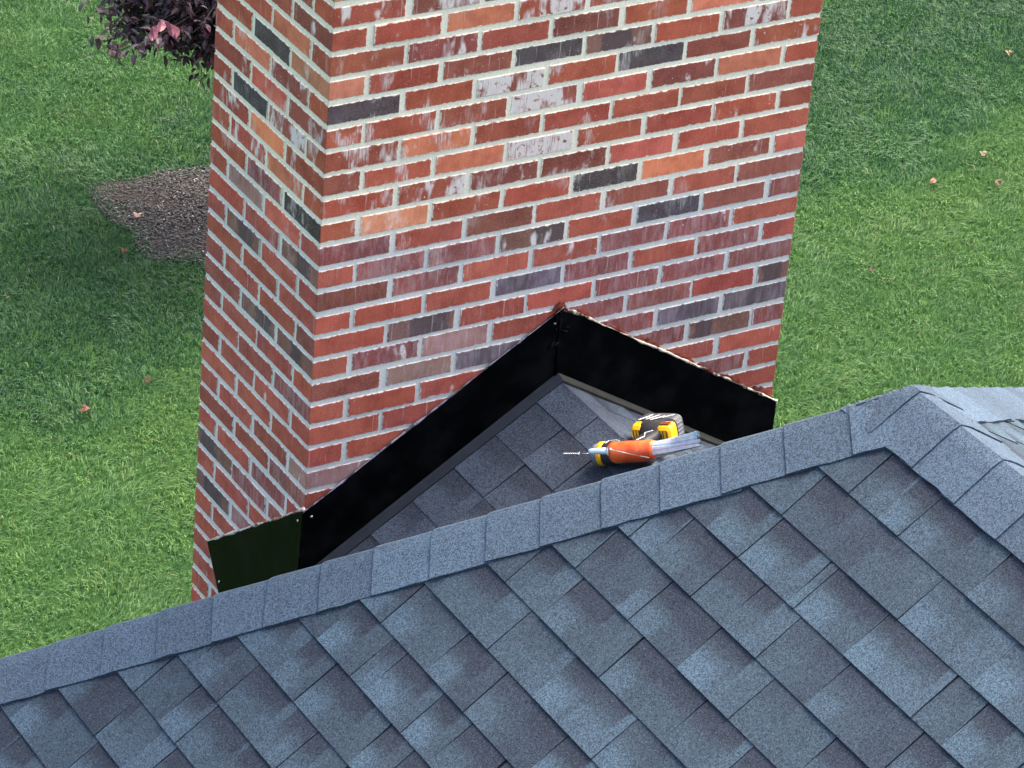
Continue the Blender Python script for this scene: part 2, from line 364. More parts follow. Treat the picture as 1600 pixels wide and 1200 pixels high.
def make_slope(name, mat, parent, O, U, D, poly, off, cuts, seed, toff=0.0, tk=1.0):
    r = np.random.default_rng(seed); O = np.array(O, float); U = np.array(U, float); D = np.array(D, float); D = D/np.linalg.norm(D)
    N = np.cross(U, D); flip = N[2] < 0
    if flip: N = -N
    area = sum(poly[i][0]*poly[(i+1) % len(poly)][1] - poly[(i+1) % len(poly)][0]*poly[i][1] for i in range(len(poly)))
    if area < 0: poly = poly[::-1]
    u0 = min(p[0] for p in poly); u1 = max(p[0] for p in poly); s1 = max(p[1] for p in poly)
    mb = MB(); k = -1
    while off + k*EXPO < s1:
        a = off + k*EXPO; b = a + EXPO
        ed = sorted(cuts.get(k, [])); lo = ed[0] if ed else u0; hi = ed[-1] if ed else u0
        E = [e for i, e in enumerate(ed)] or [u0]
        x = lo
        while x > u0: x -= .09 + .17*r.random(); E.append(x)
        x = hi
        while x < u1: x += .09 + .17*r.random(); E.append(x)
        E = sorted(E); F = []
        for i in range(len(E) - 1):
            F.append(E[i])
        F.append(E[-1]); tall = r.random() < .5
        for i in range(len(F) - 1):
            c0, c1 = F[i], F[i+1]; wd = c1 - c0; tall = not tall
            tp = .006*(r.random() - .3)
            q = clip([(c0 + .0008, b), (c1 - .0008, b), (c1 - .0008 - tp, a - .01), (c0 + .0008 + tp, a - .01)], poly)
            if len(q) < 3:
                q = clip([(c0, a - .01), (c1, a - .01), (c1, b), (c0, b)], poly)
            if len(q) < 3: continue
            th = (.0032 + (.0026 if tall else 0) + .0008*r.random())*tk
            hgt = lambda s: .0012 + th*(s - (a - .01))/(b - a + .01)
            top = [O + U*p[0] + D*p[1] + N*hgt(p[1]) for p in q]; bot = [O + U*p[0] + D*p[1] - N*.004 for p in q]
            n = len(q); nrm = np.cross(top[1] - top[0], top[2] - top[0])
            idx = list(range(n)); rev = nrm.dot(N) < 0
            fs = [tuple(reversed(idx)) if rev else tuple(idx)]
            for j in range(n):
                j2 = (j+1) % n; fs.append((j, j2, n+j2, n+j) if rev else (j2, j, n+j, n+j2))
            tone = .48 + .085*r.normal() + toff - (0 if tall else .05)
            band = (1.0 if r.random() < .8 else .3); light = (1.0 if r.random() < .65 else .15)
            at = [(p[0] - c0, (b - p[1])/EXPO, wd) for p in q]
            mb.add(top + bot, fs, tabc=(float(np.clip(tone, .12, .85)), band, light, float(r.random())), suv=at + at)
        k += 1
    return mb.build(name, mat, parent)
CUTS = {1:[1.527,1.644,1.727,1.992],2:[1.436,1.704,1.91,2.19],3:[1.442,1.647,1.676,1.879,2.145],4:[1.433,1.56,1.71,1.909,2.2],5:[1.113,1.30,1.354,1.569,1.79,2.042],6:[.989,1.152,1.427,1.702,1.899],7:[.844,1.117,1.329,1.6],8:[.808,1.031,1.217,1.494],9:[.70,.872,.943,1.129],10:[.683,.806,1.086],11:[.627,.831,.936],12:[.54,.638,.816],13:[.422,.453,.648],14:[.163,.445]}
CUTS = {k: [x - 1.422 for x in v] for k, v in CUTS.items()}          # measured from the world origin, used from the ridge end
h1, h2, h3 = math.hypot(1, t1), math.hypot(1, t2), math.hypot(1, t3)
Sl = EZ/t1*h1; Se = EZ/t2*h2; Sr = EZ/t3*h3; RL = 11.0
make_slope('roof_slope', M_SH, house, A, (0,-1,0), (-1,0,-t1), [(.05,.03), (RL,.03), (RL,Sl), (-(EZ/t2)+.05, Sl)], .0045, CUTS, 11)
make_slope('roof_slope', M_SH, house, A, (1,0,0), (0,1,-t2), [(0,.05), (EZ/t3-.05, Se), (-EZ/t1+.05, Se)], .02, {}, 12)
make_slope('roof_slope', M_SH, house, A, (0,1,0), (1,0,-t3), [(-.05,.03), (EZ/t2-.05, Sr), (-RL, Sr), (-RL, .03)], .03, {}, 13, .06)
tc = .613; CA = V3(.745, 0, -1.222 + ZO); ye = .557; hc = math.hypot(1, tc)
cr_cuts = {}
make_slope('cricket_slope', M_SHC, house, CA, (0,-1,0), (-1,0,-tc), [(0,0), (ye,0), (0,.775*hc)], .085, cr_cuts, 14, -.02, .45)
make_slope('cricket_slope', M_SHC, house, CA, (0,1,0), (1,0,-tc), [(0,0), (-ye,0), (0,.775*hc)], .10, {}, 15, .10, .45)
def cap_run(name, P0, P1, nl, nr, expo, hw, seed, s0=0.0, ext=None, tone=.52, first=0.0):
    """bent cap shingles laid from P0 (low end) up to P1, each over the one before"""
    r = np.random.default_rng(seed); P0 = np.array(P0, float); P1 = np.array(P1, float); L = np.linalg.norm(P1 - P0); d = (P1 - P0)/L
    nl = np.array(nl, float)/np.linalg.norm(nl); nr = np.array(nr, float)/np.linalg.norm(nr)
    el = np.cross(nl, d); er = np.cross(nr, d); mid = nl + nr; mid /= np.linalg.norm(mid)
    if el.dot(nr) > 0: el = -el
    if er.dot(nl) > 0: er = -er
    mb = MB(); s = s0; i = 0
    while s < L - .02:
        ln = expo*(1 + .05*r.normal()); s2 = s + ln + .05
        s2 = min(s2, L)
        j = .0035*r.normal(); jr = .004*r.normal(); wv = hw*(1 + .006*r.normal())
        prof = []
        for q in (1.0, .86, .72, .58, .44, .32, .22, .12): prof.append((el, nl, q*wv))
        prof.append((None, mid, 0.0))
        for q in (.12, .22, .32, .44, .58, .72, .86, 1.0): prof.append((er, nr, q*wv))
        vs = []; uv = []; nseg = 7; m_ = len(prof)
        for a in range(nseg):
            f = a/(nseg-1); ss = s + (s2 - s)*f; lift = .0065 - .0055*f
            for b, (e, n, q) in enumerate(prof):
                base = P0 + d*(ss + j*(q/hw)*(1 if b < 8 else -1)) + (e*q if e is not None else 0)
                round_ = -.005*math.exp(-(q/.018)**2) if q < .2 else 0
                edge = .0015*r.normal() if q > .9*hw else 0
                q3 = base + n*(lift + .0060 + round_*.8) + (e*edge if e is not None else 0)
                # lie on the roof: never above the lowest of the three slopes by more than the cap's own lift
                env = A[2] + min(t1*(q3[0] - A[0]), -t2*(q3[1] - A[1]), -t3*(q3[0] - A[0]))
                q3[2] = min(q3[2], env + (.0150 if ext is not None else .0105) + lift)
                vs.append(q3); uv.append((q + .3, f*.4, .3))
        fs = []
        for a in range(nseg-1):
            for b in range(m_-1): fs.append((a*m_+b, a*m_+b+1, (a+1)*m_+b+1, (a+1)*m_+b))
        n0 = len(vs); rim = list(range(m_)); 
        low = [vs[k] - prof[k][1]*.008 for k in rim]; vs += low; uv += uv[:m_]
        for b in range(m_-1): fs.append((b+1, b, n0+b, n0+b+1))
        for side in (0, m_-1):
            o = len(vs); ids = [a*m_+side for a in range(nseg)]; vs += [vs[k] - prof[side][1]*.010 for k in ids]; uv += [uv[k] for k in ids]
            for a in range(nseg-1): fs.append((ids[a], ids[a+1], o+a+1, o+a))
        mb.add(vs, fs, tabc=(float(np.clip(tone + .12*r.normal(), .2, .85)), 0.0, 0.0, .5), suv=uv); s += ln; i += 1
    o = mb.build(name, M_CAP, house); return o
nL = V3(-t1, 0, 1); nE = V3(0, t2, 1); nR = V3(t3, 0, 1)
hipL = A + V3(-1.0/t1, 1.0/t2, -1)*EZ; hipR = A + V3(1.0/t3, 1.0/t2, -1)*EZ
Lh = np.linalg.norm(A - hipL)
cap_run('hip_cap', hipL, A, nL, nE, .1627, .148, 21, s0=(Lh - 2.397) % .1627 - .1627, tone=.55)
cap_run('hip_cap', hipR, A, nR, nE, .1627, .148, 22, tone=.6)
# ridge caps start past the hips and climb away from the end, the last one nearest the hips lies on top
cap_run('ridge_cap', A + V3(0, -9.0, 0), A + V3(0, .11, .0), nL, nR, .166, .150, 23, s0=-.02, ext=1, tone=.56)
# eaves, walls
mb = MB(); xl = A[0] - EZ/t1; xr = A[0] + EZ/t3; yb = A[1] + EZ/t2; ez = A[2] - EZ
for lo, hi in (((xl+.03, -12.4, ez-.20), (xl+.055, yb-.03, ez-.02)), ((xl+.055, yb-.06, ez-.20), (-.06, yb-.035, ez-.02)), ((1.58, yb-.06, ez-.20), (xr-.055, yb-.035, ez-.02)), ((xr-.055, -12.4, ez-.20), (xr-.03, yb-.03, ez-.02))): box(mb, lo, hi)
mb.build('fascia', plain('white_trim', (.75, .75, .73, 1), .5), house)
t = NT('siding_boards', .6, .3); z = t.sep(t.pos())[2]; fr = t.math('FRACT', t.math('MULTIPLY', z, 7.0)); t.col(t.mix(t.ss(t.noise(t.pos(), 8, 3), .3, .7), (.52, .50, .46, 1), (.60, .58, .54, 1))); t.bump(fr, .6, .02)
mb = MB(); box(mb, (xl+.33, -12.2, -.2), (xr-.33, yb-.35, ez-.10)); mb.build('wall', t.m, house)
mb = MB(); box(mb, (xl+.06, -12.3, ez-.12), (-.07, yb-.07, ez-.06)); box(mb, (-.07, -12.3, ez-.12), (1.6, -.1, ez-.06)); box(mb, (1.6, -12.3, ez-.12), (xr-.06, yb-.07, ez-.06)); mb.build('soffit', plain('white_soffit', (.7, .7, .68, 1)), house)

# ------------------------------------------------------------------ chimney
chim = thing('chimney', 'tall red brick chimney with whitewash smears and black flashing', 'chimney', (.74, .31, 0))
HC = .067014; WF = 1.4783; WD = .6235; ML = WF/7.0; MLd = WD/3.0; JT = .0135
FSP = {'-1,0':'T0','0,0':'R.45','1,0':'R.15','1,1':'R0','0,1':'B.55','1,2':'O.1','2,0':'R0','2,1':'B.5','2,2':'R0','1,3':'R.7','3,0':'T0','3,1':'R0','3,2':'B.4','3,3':'D0','4,0':'D0','4,1':'R0','4,2':'B.8','5,3':'B.75','5,2':'R0','5,1':'R.1','5,0':'R.1','6,0':'R.35','6,1':'O0','6,2':'R0','7,2':'O0','7,3':'R.85','7,1':'R0','8,2':'B.25','8,1':'R.55','9,2':'R.25','9,1':'T.1','10,0':'P0','11,1':'P.2','11,3':'M.35','12,2':'S0','12,1':'P.15','13,3':'G.15','13,2':'R.1','14,1':'M.15','15,1':'P.35','15,2':'K.2','16,1':'K.1','16,2':'G0','20,0':'K.3','11,6':'B0','12,3':'R.35','12,4':'P0','12,5':'P.2','13,4':'P0','14,5':'P.05','14,6':'P0','14,4':'P.15','15,4':'P0','16,5':'G0','16,6':'G0','17,6':'M.1','16,4':'P0','17,5':'P0','19,6':'P0','2,5':'O0','3,6':'B.5','4,6':'R.45','5,6':'O0','4,5':'B0','4,4':'D0','5,5':'B.35','5,4':'S0','6,6':'B.1','7,6':'R.35','6,3':'R.3','7,4':'R.25','8,5':'R.1','8,6':'R.15','8,4':'S0','9,6':'B.45','9,7':'S0','8,3':'B0','9,5':'O0','9,4':'D0','10,6':'B0','11,5':'D0','2,4':'R.05'}
LSP = {'2,1':'O0','4,2':'O0','3,1':'D0','3,0':'T0','5,1':'S0','6,2':'D0','4,1':'B.45','5,2':'R.2','7,2':'R.4','7,1':'O0','8,1':'O0','6,1':'B.5','8,2':'R.5','9,1':'P.25','9,0':'D0','10,2':'K.2','12,2':'M0','10,1':'S.1','11,0':'M0','12,1':'R.1','15,2':'B0','15,0':'M0','25,2':'M0','25,1':'K0','20,0':'K.4','23,1':'P0','1,0':'B.3'}
BC = {'R': (144, 72, 53), 'B': (122, 68, 55), 'D': (66, 62, 59), 'O': (180, 104, 74), 'T': (174, 114, 84), 'S': (168, 86, 69), 'P': (124, 68, 60), 'G': (90, 80, 84), 'M': (106, 76, 65), 'K': (138, 102, 93)}
def chimney():
    mb = MB(); r = np.random.default_rng(5); p = .0026; bv = .0016
    faces = [(V3(0,0,0), V3(1,0,0), V3(0,-1,0), WF, ML, 0, FSP), (V3(WF,0,0), V3(0,1,0), V3(1,0,0), WD, MLd, 1, {}),
             (V3(WF,WD,0), V3(-1,0,0), V3(0,1,0), WF, ML, 0, {}), (V3(0,WD,0), V3(0,-1,0), V3(-1,0,0), WD, MLd, 1, LSP)]
    for fi, (o, u, n, L, ml, par, sp) in enumerate(faces):
        for c in range(-16, 116):
            zt = ZO - c*HC - JT/2; zb = ZO - (c+1)*HC + JT/2
            st = (c % 2 == 0) if par == 0 else (c % 2 == 1)
            e = [ml*i for i in range(int(round(L/ml)) + 1)] if st else [0.0] + [ml*(i + .5) for i in range(int(round(L/ml)))] + [L]
            nb = len(e) - 1
            for i in range(nb):
                a = e[i] + (JT/2 if i else -p); b = e[i+1] - (JT/2 if i < nb-1 else -(p - bv))
                if i: a += .0018*r.normal()
                if i < nb-1: b += .0018*r.normal()
                zt_, zb_ = zt + .0011*r.normal(), zb + .0011*r.normal()
                key = '%d,%d' % (c, (nb - 1 - i) if fi == 3 else i)
                if key in sp: code = sp[key]; cat = code[0]; wh = float(code[1:])
                else:
                    q = r.random(); cat = 'R' if q < .86 else ('P' if c > 8 else 'B') if q < .95 else 'B' if q < .98 else 'M'
                    wh = .12*r.random() if c > 9 else .22*r.random()
                bc = np.array(BC[cat]) * (1.17 + .055*r.normal()) + r.normal(size=3)*2.0
                if cat == 'R' and c > 9: bc = bc*V3(.98, .97, 1.02)
                lin = srgb(*np.clip(bc, 10, 250))
                ch = (0., 0., 0.); veil = 0.0; Lb = b - a
                if cat in 'MGP':
                    s0 = r.random()*.5*Lb; ch = (s0, s0 + (.35 + .4*r.random())*Lb, {'M': .75, 'G': .55, 'P': .20}[cat])
                if cat in 'PGK': veil = {'P': .26, 'G': .20, 'K': .26}[cat]
                elif c > 9: veil = .10*r.random()
                seed = r.random(); first = (i == 0); last = (i == nb - 1); off = p + .0008*r.normal()
                if first or last: off = p
                B0 = lambda uu, zz, d: o + u*uu + n*d + V3(0, 0, zz)
                ia = a + bv if first else a + bv; ib = b if last else b - bv
                jit = [.0010*r.normal() for _ in range(8)]
                if first: jit[0] = jit[3] = 0
                if last: jit[1] = jit[2] = 0
                inner = [(ia + jit[0], zb_ + bv + jit[4]*.6), (ib + jit[1], zb_ + bv + jit[5]*.6), (ib + jit[2], zt_ - bv + jit[6]*.6), (ia + jit[3], zt_ - bv + jit[7]*.6)]
                outer = [(a, zb_), (b, zb_), (b, zt_), (a, zt_)]
                vs = []; ud = []; ue = []
                def pt(uu, zz, d):
                    vs.append(B0(uu, zz, d)); ud.append((uu - a, zz - zb_, seed)); ue.append((b - uu if not last else b - uu + .004, zt_ - zz, wh))
                for q_ in inner: pt(q_[0], q_[1], off)
                for k, q_ in enumerate(outer): pt(q_[0], q_[1], off - bv if not (last and k in (1, 2)) else off)
                for k, q_ in enumerate(outer): pt(q_[0], q_[1], -.010 if not ((first and k in (0, 3)) or (last and k in (1, 2))) else (off - bv if first and k in (0, 3) else off))
                if first:   # keep the wrapped edge away from the smeared joint mask
                    ud = [(x + .006, y, z_) for x, y, z_ in ud]
                fs = [(0,1,2,3), (4,5,1,0), (6,7,3,2), (4,8,9,5), (6,10,11,7)]
                fs += [(7,4,0,3)]
                if not first: fs += [(7,11,8,4)]
                if not last: fs += [(5,6,2,1), (5,9,10,6)]
                mb.add(vs, fs, bcol=lin, uvd=ud, uve=ue, bchar=(ch[0], ch[1], ch[2], veil))
    mb.build('brickwork', M_BRICK, chim)
    mb = MB(); zt = ZO + 16*HC; nz = 40
    box(mb, (.0, .0, -.1), (WF, WD, zt + .03)); mb.build('mortar', M_MORTAR, chim)
    mb = MB(); box(mb, (-.05, -.05, zt + .03), (WF + .05, WD + .05, zt + .11)); mb.build('chimney_cap', plain('concrete', (.42, .41, .39, 1), .9), chim)
    mb = MB(); box(mb, (.45, .15, zt + .11), (1.0, .48, zt + .30)); mb.build('flue_liner', plain('terracotta', (.38, .16, .09, 1), .8), chim)
chimney()

# ------------------------------------------------------------------ black flashing, part of the chimney
def flashing():
    z = lambda v: v + ZO
    y0 = -.0115; th = .0012
    ap = V3(.748, y0, z(-1.004)); apb = V3(.748, y0, z(-1.218)); lc = V3(-.0115, y0, z(-1.467)); lcb = V3(-.0115, y0, z(-1.70)); rc = V3(WF + .010, y0, z(-1.462)); rcb = V3(WF + .010, y0, z(-1.70))
    def wavy(a, b, n, amp, seed):
        r = np.random.default_rng(seed); return [a + (b - a)*i/n + V3(0, 0, amp*r.normal() if 0 < i < n else 0) for i in range(n + 1)]
    # left rake
    mb = MB(); prism(mb, [lcb, apb, ap] + wavy(ap, lc, 10, .0012, 1)[1:], (0,-1,0), th); mb.build('flashing_panel', M_FL, chim)
    # right rake, lapped 3 mm over the left at the apex
    mb = MB(); q = V3(0, -.003, 0); top = wavy(rc, ap, 12, .0016, 2)
    prism(mb, [apb + q - V3(.010,0,0), rcb + q] + [p + q for p in top[:-1]] + [ap + q - V3(.010, 0, .006)], (0,-1,0), th); mb.build('flashing_panel', M_FL, chim)
    # left wall piece, turned round the corner
    mb = MB(); x0 = -.0115; zz = lambda y: -1.467 - .775*y
    top = [V3(x0, y, z(zz(y) + .001*math.sin(y*40))) for y in np.linspace(-.0127, .523, 9)]
    prism(mb, top + [V3(x0 - .006, .43, z(-1.985)), V3(x0 - .010, .33, z(-2.09)), V3(x0 - .008, -.0127, z(-1.78))], (-1,0,0), th)
    mb.build('flashing_panel', M_FL, chim)
    # corner lap: a narrow strip of the left piece returned on the front
    mb = MB(); prism(mb, [V3(-.0127, y0 - .0045, z(-1.76)), V3(.035, y0 - .0045, z(-1.72)), V3(.030, y0 - .0045, z(-1.452)), V3(-.0127, y0 - .0045, z(-1.472))], (0,-1,0), th)
    mb.build('flashing_lap', M_FL, chim)
    # kicked out foot that laps on the cricket shingles
    nl = V3(-tc, 0, 1)/hc; nr = V3(tc, 0, 1)/hc
    mg = plain('bluish_reflection_foot', (.015, .019, .026, 1), .75, .2, .15, 30); mo = plain('olive_reflection_foot', (.022, .023, .019, 1), .7, .25, .18, 25)  # blue-grey and olive tints paint in reflections of sky and brick
    for sgn, nn, mt, x1 in ((-1, nl, mg, -.02), (1, nr, mo, WF + .005)):
        mb = MB(); n = 14; vs = []
        r = np.random.default_rng(30 + sgn)
        for i in range(n + 1):
            x = .748 + (x1 - .748)*i/n; zb = -1.222 - tc*abs(x - .748); wv = .0015*r.normal()
            vs += [V3(x, y0 - .002, z(zb + .020)), V3(x, y0 - .010, z(zb + .0155)), V3(x, -.042 + wv, z(zb + .0095)), V3(x, -.042 + wv, z(zb + .002))]
        fs = [(i*4 + k, i*4 + k + 1, i*4 + k + 5, i*4 + k + 4) if sgn > 0 else (i*4 + k + 4, i*4 + k + 5, i*4 + k + 1, i*4 + k) for i in range(n) for k in range(3)]
        mb.add(vs, fs); mb.build('flashing_foot', mt, chim)
    # sealant beads along the top edges
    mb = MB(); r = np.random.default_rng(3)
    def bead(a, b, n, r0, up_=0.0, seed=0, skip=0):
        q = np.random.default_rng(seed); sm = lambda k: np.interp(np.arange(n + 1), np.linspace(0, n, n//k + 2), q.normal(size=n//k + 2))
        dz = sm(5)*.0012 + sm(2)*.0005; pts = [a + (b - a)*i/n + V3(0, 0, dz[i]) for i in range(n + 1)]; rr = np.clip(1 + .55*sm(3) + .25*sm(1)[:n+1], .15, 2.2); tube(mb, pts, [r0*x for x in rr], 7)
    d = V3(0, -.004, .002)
    bead(ap + d, rc + d, 110, .0030, seed=4)  # its cream stands for light caught on the flashing's top edge
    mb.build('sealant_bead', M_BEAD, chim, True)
    mb = MB(); bead(ap + V3(0, .001, .002), lc + V3(0, .001, .002), 60, .0020, seed=5)
    t = NT('grey_sealant', .25, .5); t.col(t.mix(t.ss(t.noise(t.pos(), 40, 3), .35, .65), srgb(40, 36, 42), srgb(140, 134, 146))); mb.build('sealant_bead', t.m, chim, True)
    mb = MB(); bead(V3(x0 + .002, -.01, z(-1.455)), V3(x0 + .002, .523, z(-1.872)), 44, .0036, seed=6); t = NT('pale_sealant', .4, .4); t.col(t.mix(t.ss(t.noise(t.pos(), 45, 4), .38, .6), srgb(112, 62, 46), srgb(196, 188, 180))); mb.build('sealant_bead', t.m, chim, True)
    # wet brown smears of sealant on the bricks just above the right rake and at the apex
    r = np.random.default_rng(9); t = NT('wet_brown_smear', .10, .6); t.col(t.mix(t.ss(t.noise(t.pos(), 50, 3), .35, .65), srgb(74, 30, 20), srgb(128, 58, 38)))
    for k, (f0, f1, hh) in enumerate(((-.06, .02, .020), (.03, .14, .014), (.20, .30, .012), (.33, .46, .016), (.50, .62, .015), (.66, .70, .010), (.72, .86, .014), (.88, .99, .020))):
        mb = MB(); n = 12; vs = []; fs = []
        for i in range(n + 1):
            f = f0 + (f1 - f0)*i/n; P = ap + (rc - ap)*max(f, 0) + (lc - ap)*max(-f, 0); e = math.sin(math.pi*i/n)**.6*hh*(.7 + .6*r.random())
            vs += [V3(P[0], -.0050, P[2] - .006), V3(P[0], -.0078, P[2] + e*.45), V3(P[0], -.0050, P[2] + e)]
        fs = [(i*3 + q_, i*3 + 3 + q_, i*3 + 4 + q_, i*3 + 1 + q_) for i in range(n) for q_ in range(2)]
        mb.add(vs, fs); mb.build('sealant_smear', t.m, chim, True)
    # screws
    ms = plain('bright_screw', (.36, .36, .35, 1), .25, .5, .05, 40, .9)
    for P, nn in ((V3(.012, y0 - .006, z(-1.478)), V3(0,-1,0)), (V3(x0 - .0015, .008, z(-1.500)), V3(-1,0,0)), (V3(x0 - .0075, .425, z(-1.945)), V3(-1,0,0)), (V3(.722, y0 - .002, z(-1.045)), V3(0,-1,0))):
        mb = MB(); tube(mb, [P, P + nn*.0015, P + nn*.0032, P + nn*.004], [.0046, .0046, .0034, .001], 10); mb.build('screw', ms, chim, True)
    # dabs of black sealant in the apex joint
    mb = MB(); r = np.random.default_rng(8)
    for k in range(16):
        P = ap + V3(-.012 + .012*r.normal(), -.004, -.01 - .10*r.random()**1.5); a = r.normal(size=3)*.006; a[1] = 0; tube(mb, [P - a, P + V3(0, -.004, 0), P + a], [.001, .004 + .003*r.random(), .001], 6)
    tube(mb, [ap + V3(-.010, -.005, -.01), (ap + apb)/2 + V3(-.010, -.005, 0), apb + V3(-.010, -.005, .01)], [.004, .0025, .003], 6)
    mb.build('sealant_dab', M_FL, chim, True)
flashing()

# ------------------------------------------------------------------ tools on the cricket
def slope_pt(u, v, lift):
    """place in the photograph on the left cricket slope, lifted along its normal"""
    n = V3(-tc, 0, 1)/hc; d = rt*(u - 800)/6070.67 - up*(v - 600)/6070.67 + fw; P = CAM + d*(n.dot(CA - CAM)/n.dot(d)); return P + n*lift
nlc = V3(-tc, 0, 1)/hc; eS = V3(1, 0, tc)/hc
def drill():
    B = -.61*eS + .79*V3(0,1,0); B /= np.linalg.norm(B)            # bit direction
    Hh = .84*(.79*eS + .61*V3(0,1,0)) - .50*nlc; Hh -= B*B.dot(Hh); Hh /= np.linalg.norm(Hh); Yv = np.cross(Hh, B)
    tip = slope_pt(930, 722, .036)                                 # front of the chuck
    W = lambda x, y, z_: tip - B*x + Yv*y + Hh*z_                  # x back from the chuck front
    o = thing('cordless_drill', 'yellow and black cordless drill lying on the cricket shingles', 'drill', tuple(W(.1, 0, .05)))
    yel = plain('yellow_plastic', srgb(238, 176, 20), .4, .4, .08, 60); blk = plain('black_rubber', (.022, .022, .024, 1), .55, .35, .2, 60); gry = plain('grey_collar', srgb(112, 116, 122), .4, .5, .1, 80); stl = plain('bit_steel', (.62, .62, .64, 1), .25, .5, .1, 200, .9)
    wht = plain('white_print', (.72, .70, .66, 1), .5); red = plain('dark_red_label', srgb(112, 40, 30), .5)
    mb = MB(); tube(mb, [W(.0, 0, 0), W(-.032, 0, 0)], .0022, 8); n = 26                 # shank, then twisted flutes
    for k in range(2):
        pts = [W(-.032 - .05*i/n, .0021*math.cos(i*.9 + k*math.pi), .0021*math.sin(i*.9 + k*math.pi)) for i in range(n + 1)]; tube(mb, pts, [.0019]*n + [.0004], 6)
    mb.build('drill_bit', stl, o, True)
    ax = [(0, .010), (.004, .017), (.018, .026), (.030, .029)]
    mb = MB(); tube(mb, [W(x, 0, 0) for x, r_ in ax], [r_ for x, r_ in ax], 24); mb.build('chuck', gry, o, True)
    mb = MB(); tube(mb, [W(.030, 0, 0), W(.032, 0, 0), (W(.044, 0, 0)), W(.046, 0, 0)], [.029, .032, .0325, .030], 24); mb.build('collar_ring', yel, o, True)
    mb = MB(); tube(mb, [W(.046, 0, 0), W(.050, 0, 0), W(.085, 0, .002), W(.092, 0, .002)], [.030, .0315, .033, .030], 24); mb.build('gear_housing', blk, o, True)
    def loft(mb, secs):
        """rounded-rectangle sections: (centre, half width vec, half height vec, power)"""
        vs = []; fs = []; ns = 20
        for c, a, b, pw in secs:
            for k in range(ns):
                th = 2*math.pi*k/ns; cx = math.copysign(abs(math.cos(th))**pw, math.cos(th)); sx = math.copysign(abs(math.sin(th))**pw, math.sin(th)); vs.append(c + a*cx + b*sx)
        for i in range(len(secs) - 1):
            for k in range(ns): fs.append((i*ns+k, i*ns+(k+1) % ns, (i+1)*ns+(k+1) % ns, (i+1)*ns+k))
        fs += [tuple(reversed(range(ns))), tuple(range((len(secs)-1)*ns, len(secs)*ns))]; mb.add(vs, fs)
    mb = MB(); loft(mb, [(W(.092, 0, .003), Yv*.030, Hh*.031, .7), (W(.125, 0, .004), Yv*.033, Hh*.034, .7), (W(.165, 0, .004), Yv*.033, Hh*.034, .7), (W(.180, 0, .003), Yv*.028, Hh*.028, .8), (W(.184, 0, .003), Yv*.018, Hh*.018, .9)]); mb.build('motor_housing', blk, o, True)
    # handle and trigger
    hx = lambda k: .102 + .22*k
    mb = MB(); loft(mb, [(W(hx(z_), 0, z_), Yv*wy, -B*wx, .75) for z_, wy, wx in ((.025, .021, .032), (.05, .0190, .025), (.085, .0195, .024), (.112, .022, .028), (.126, .028, .036))]); mb.build('handle', blk, o, True)
    mb = MB(); loft(mb, [(W(hx(.05) - .026, 0, .046), Yv*.010, -B*.008, .8), (W(hx(.05) - .022, 0, .062), Yv*.010, -B*.008, .8), (W(hx(.07) - .016, 0, .076), Yv*.009, -B*.004, .8)]); mb.build('trigger', yel, o, True)
    # battery foot: yellow clamp, black pack with ribs
    bx = hx(.14) - .012
    mb = MB(); loft(mb, [(W(bx, 0, .112), Yv*.022, B*.028, .7), (W(bx, 0, .126), Yv*.031, B*.036, .55), (W(bx, 0, .138), Yv*.036, B*.040, .45), (W(bx, 0, .157), Yv*.037, B*.044, .4)]); mb.build('battery_foot', blk, o, True)
    for c0, hw_, z0_ in ((-.042, .017, .122), (.040, .021, .116)):
        mb = MB(); loft(mb, [(W(bx + c0, 0, z0_), Yv*.022, B*hw_*.75, .5), (W(bx + c0, 0, z0_ + .007), Yv*.030, B*hw_, .42), (W(bx + c0, 0, .154), Yv*.033, B*hw_*1.05, .4), (W(bx + c0, 0, .159), Yv*.030, B*hw_*.95, .45)]); mb.build('battery_clamp', yel, o)
        mb = MB()
        for k in range(3): tube(mb, [W(bx + c0 - hw_*.5 + k*hw_*.5, -.020, z0_ + .0005), W(bx + c0 - hw_*.5 + k*hw_*.5, .020, z0_ + .0005)], .0016, 6)
        mb.build('clamp_groove', blk, o)
    mb = MB(); loft(mb, [(W(bx + .002, 0, .157), Yv*.036, B*.056, .4), (W(bx + .002, 0, .161), Yv*.0400, B*.060, .35), (W(bx + .002, 0, .196), Yv*.0405, B*.060, .35), (W(bx + .002, 0, .201), Yv*.037, B*.055, .4)])
    batt = mb.build('battery', plain('black_pack', (.060, .062, .066, 1), .5, .4, .2, 60), o)
    mb = MB()
    for k in range(6):
        yy = -.031 + .0105*k; cs = [W(bx + .0605, yy, .160), W(bx + .0605, yy + .005, .160), W(bx + .0605, yy + .005, .187), W(bx + .0605, yy, .187)]; prism(mb, cs, -B, .003)
        cs = [W(bx - .050, yy, .2005), W(bx + .054, yy, .2005), W(bx + .054, yy + .005, .2005), W(bx - .050, yy + .005, .2005)]; prism(mb, cs[::-1], Hh, .0025)
    mb.build('rib', gry, batt)
    for sy in (-1, 1):
        mb = MB()
        for x0_, x1_, za, zb_ in ((-.042, -.018, .146, .186), (-.022, .004, .150, .184), (-.008, .022, .146, .176), (.020, .046, .164, .186)):
            yq = sy*.0402; tube(mb, [W(bx + x0_, yq, za), W(bx + (x0_ + x1_)/2 + .004, yq, (za + zb_)/2 + .004), W(bx + x1_, yq, zb_)], .0013, 6)
        mb.build('printed_stripe', wht, batt)
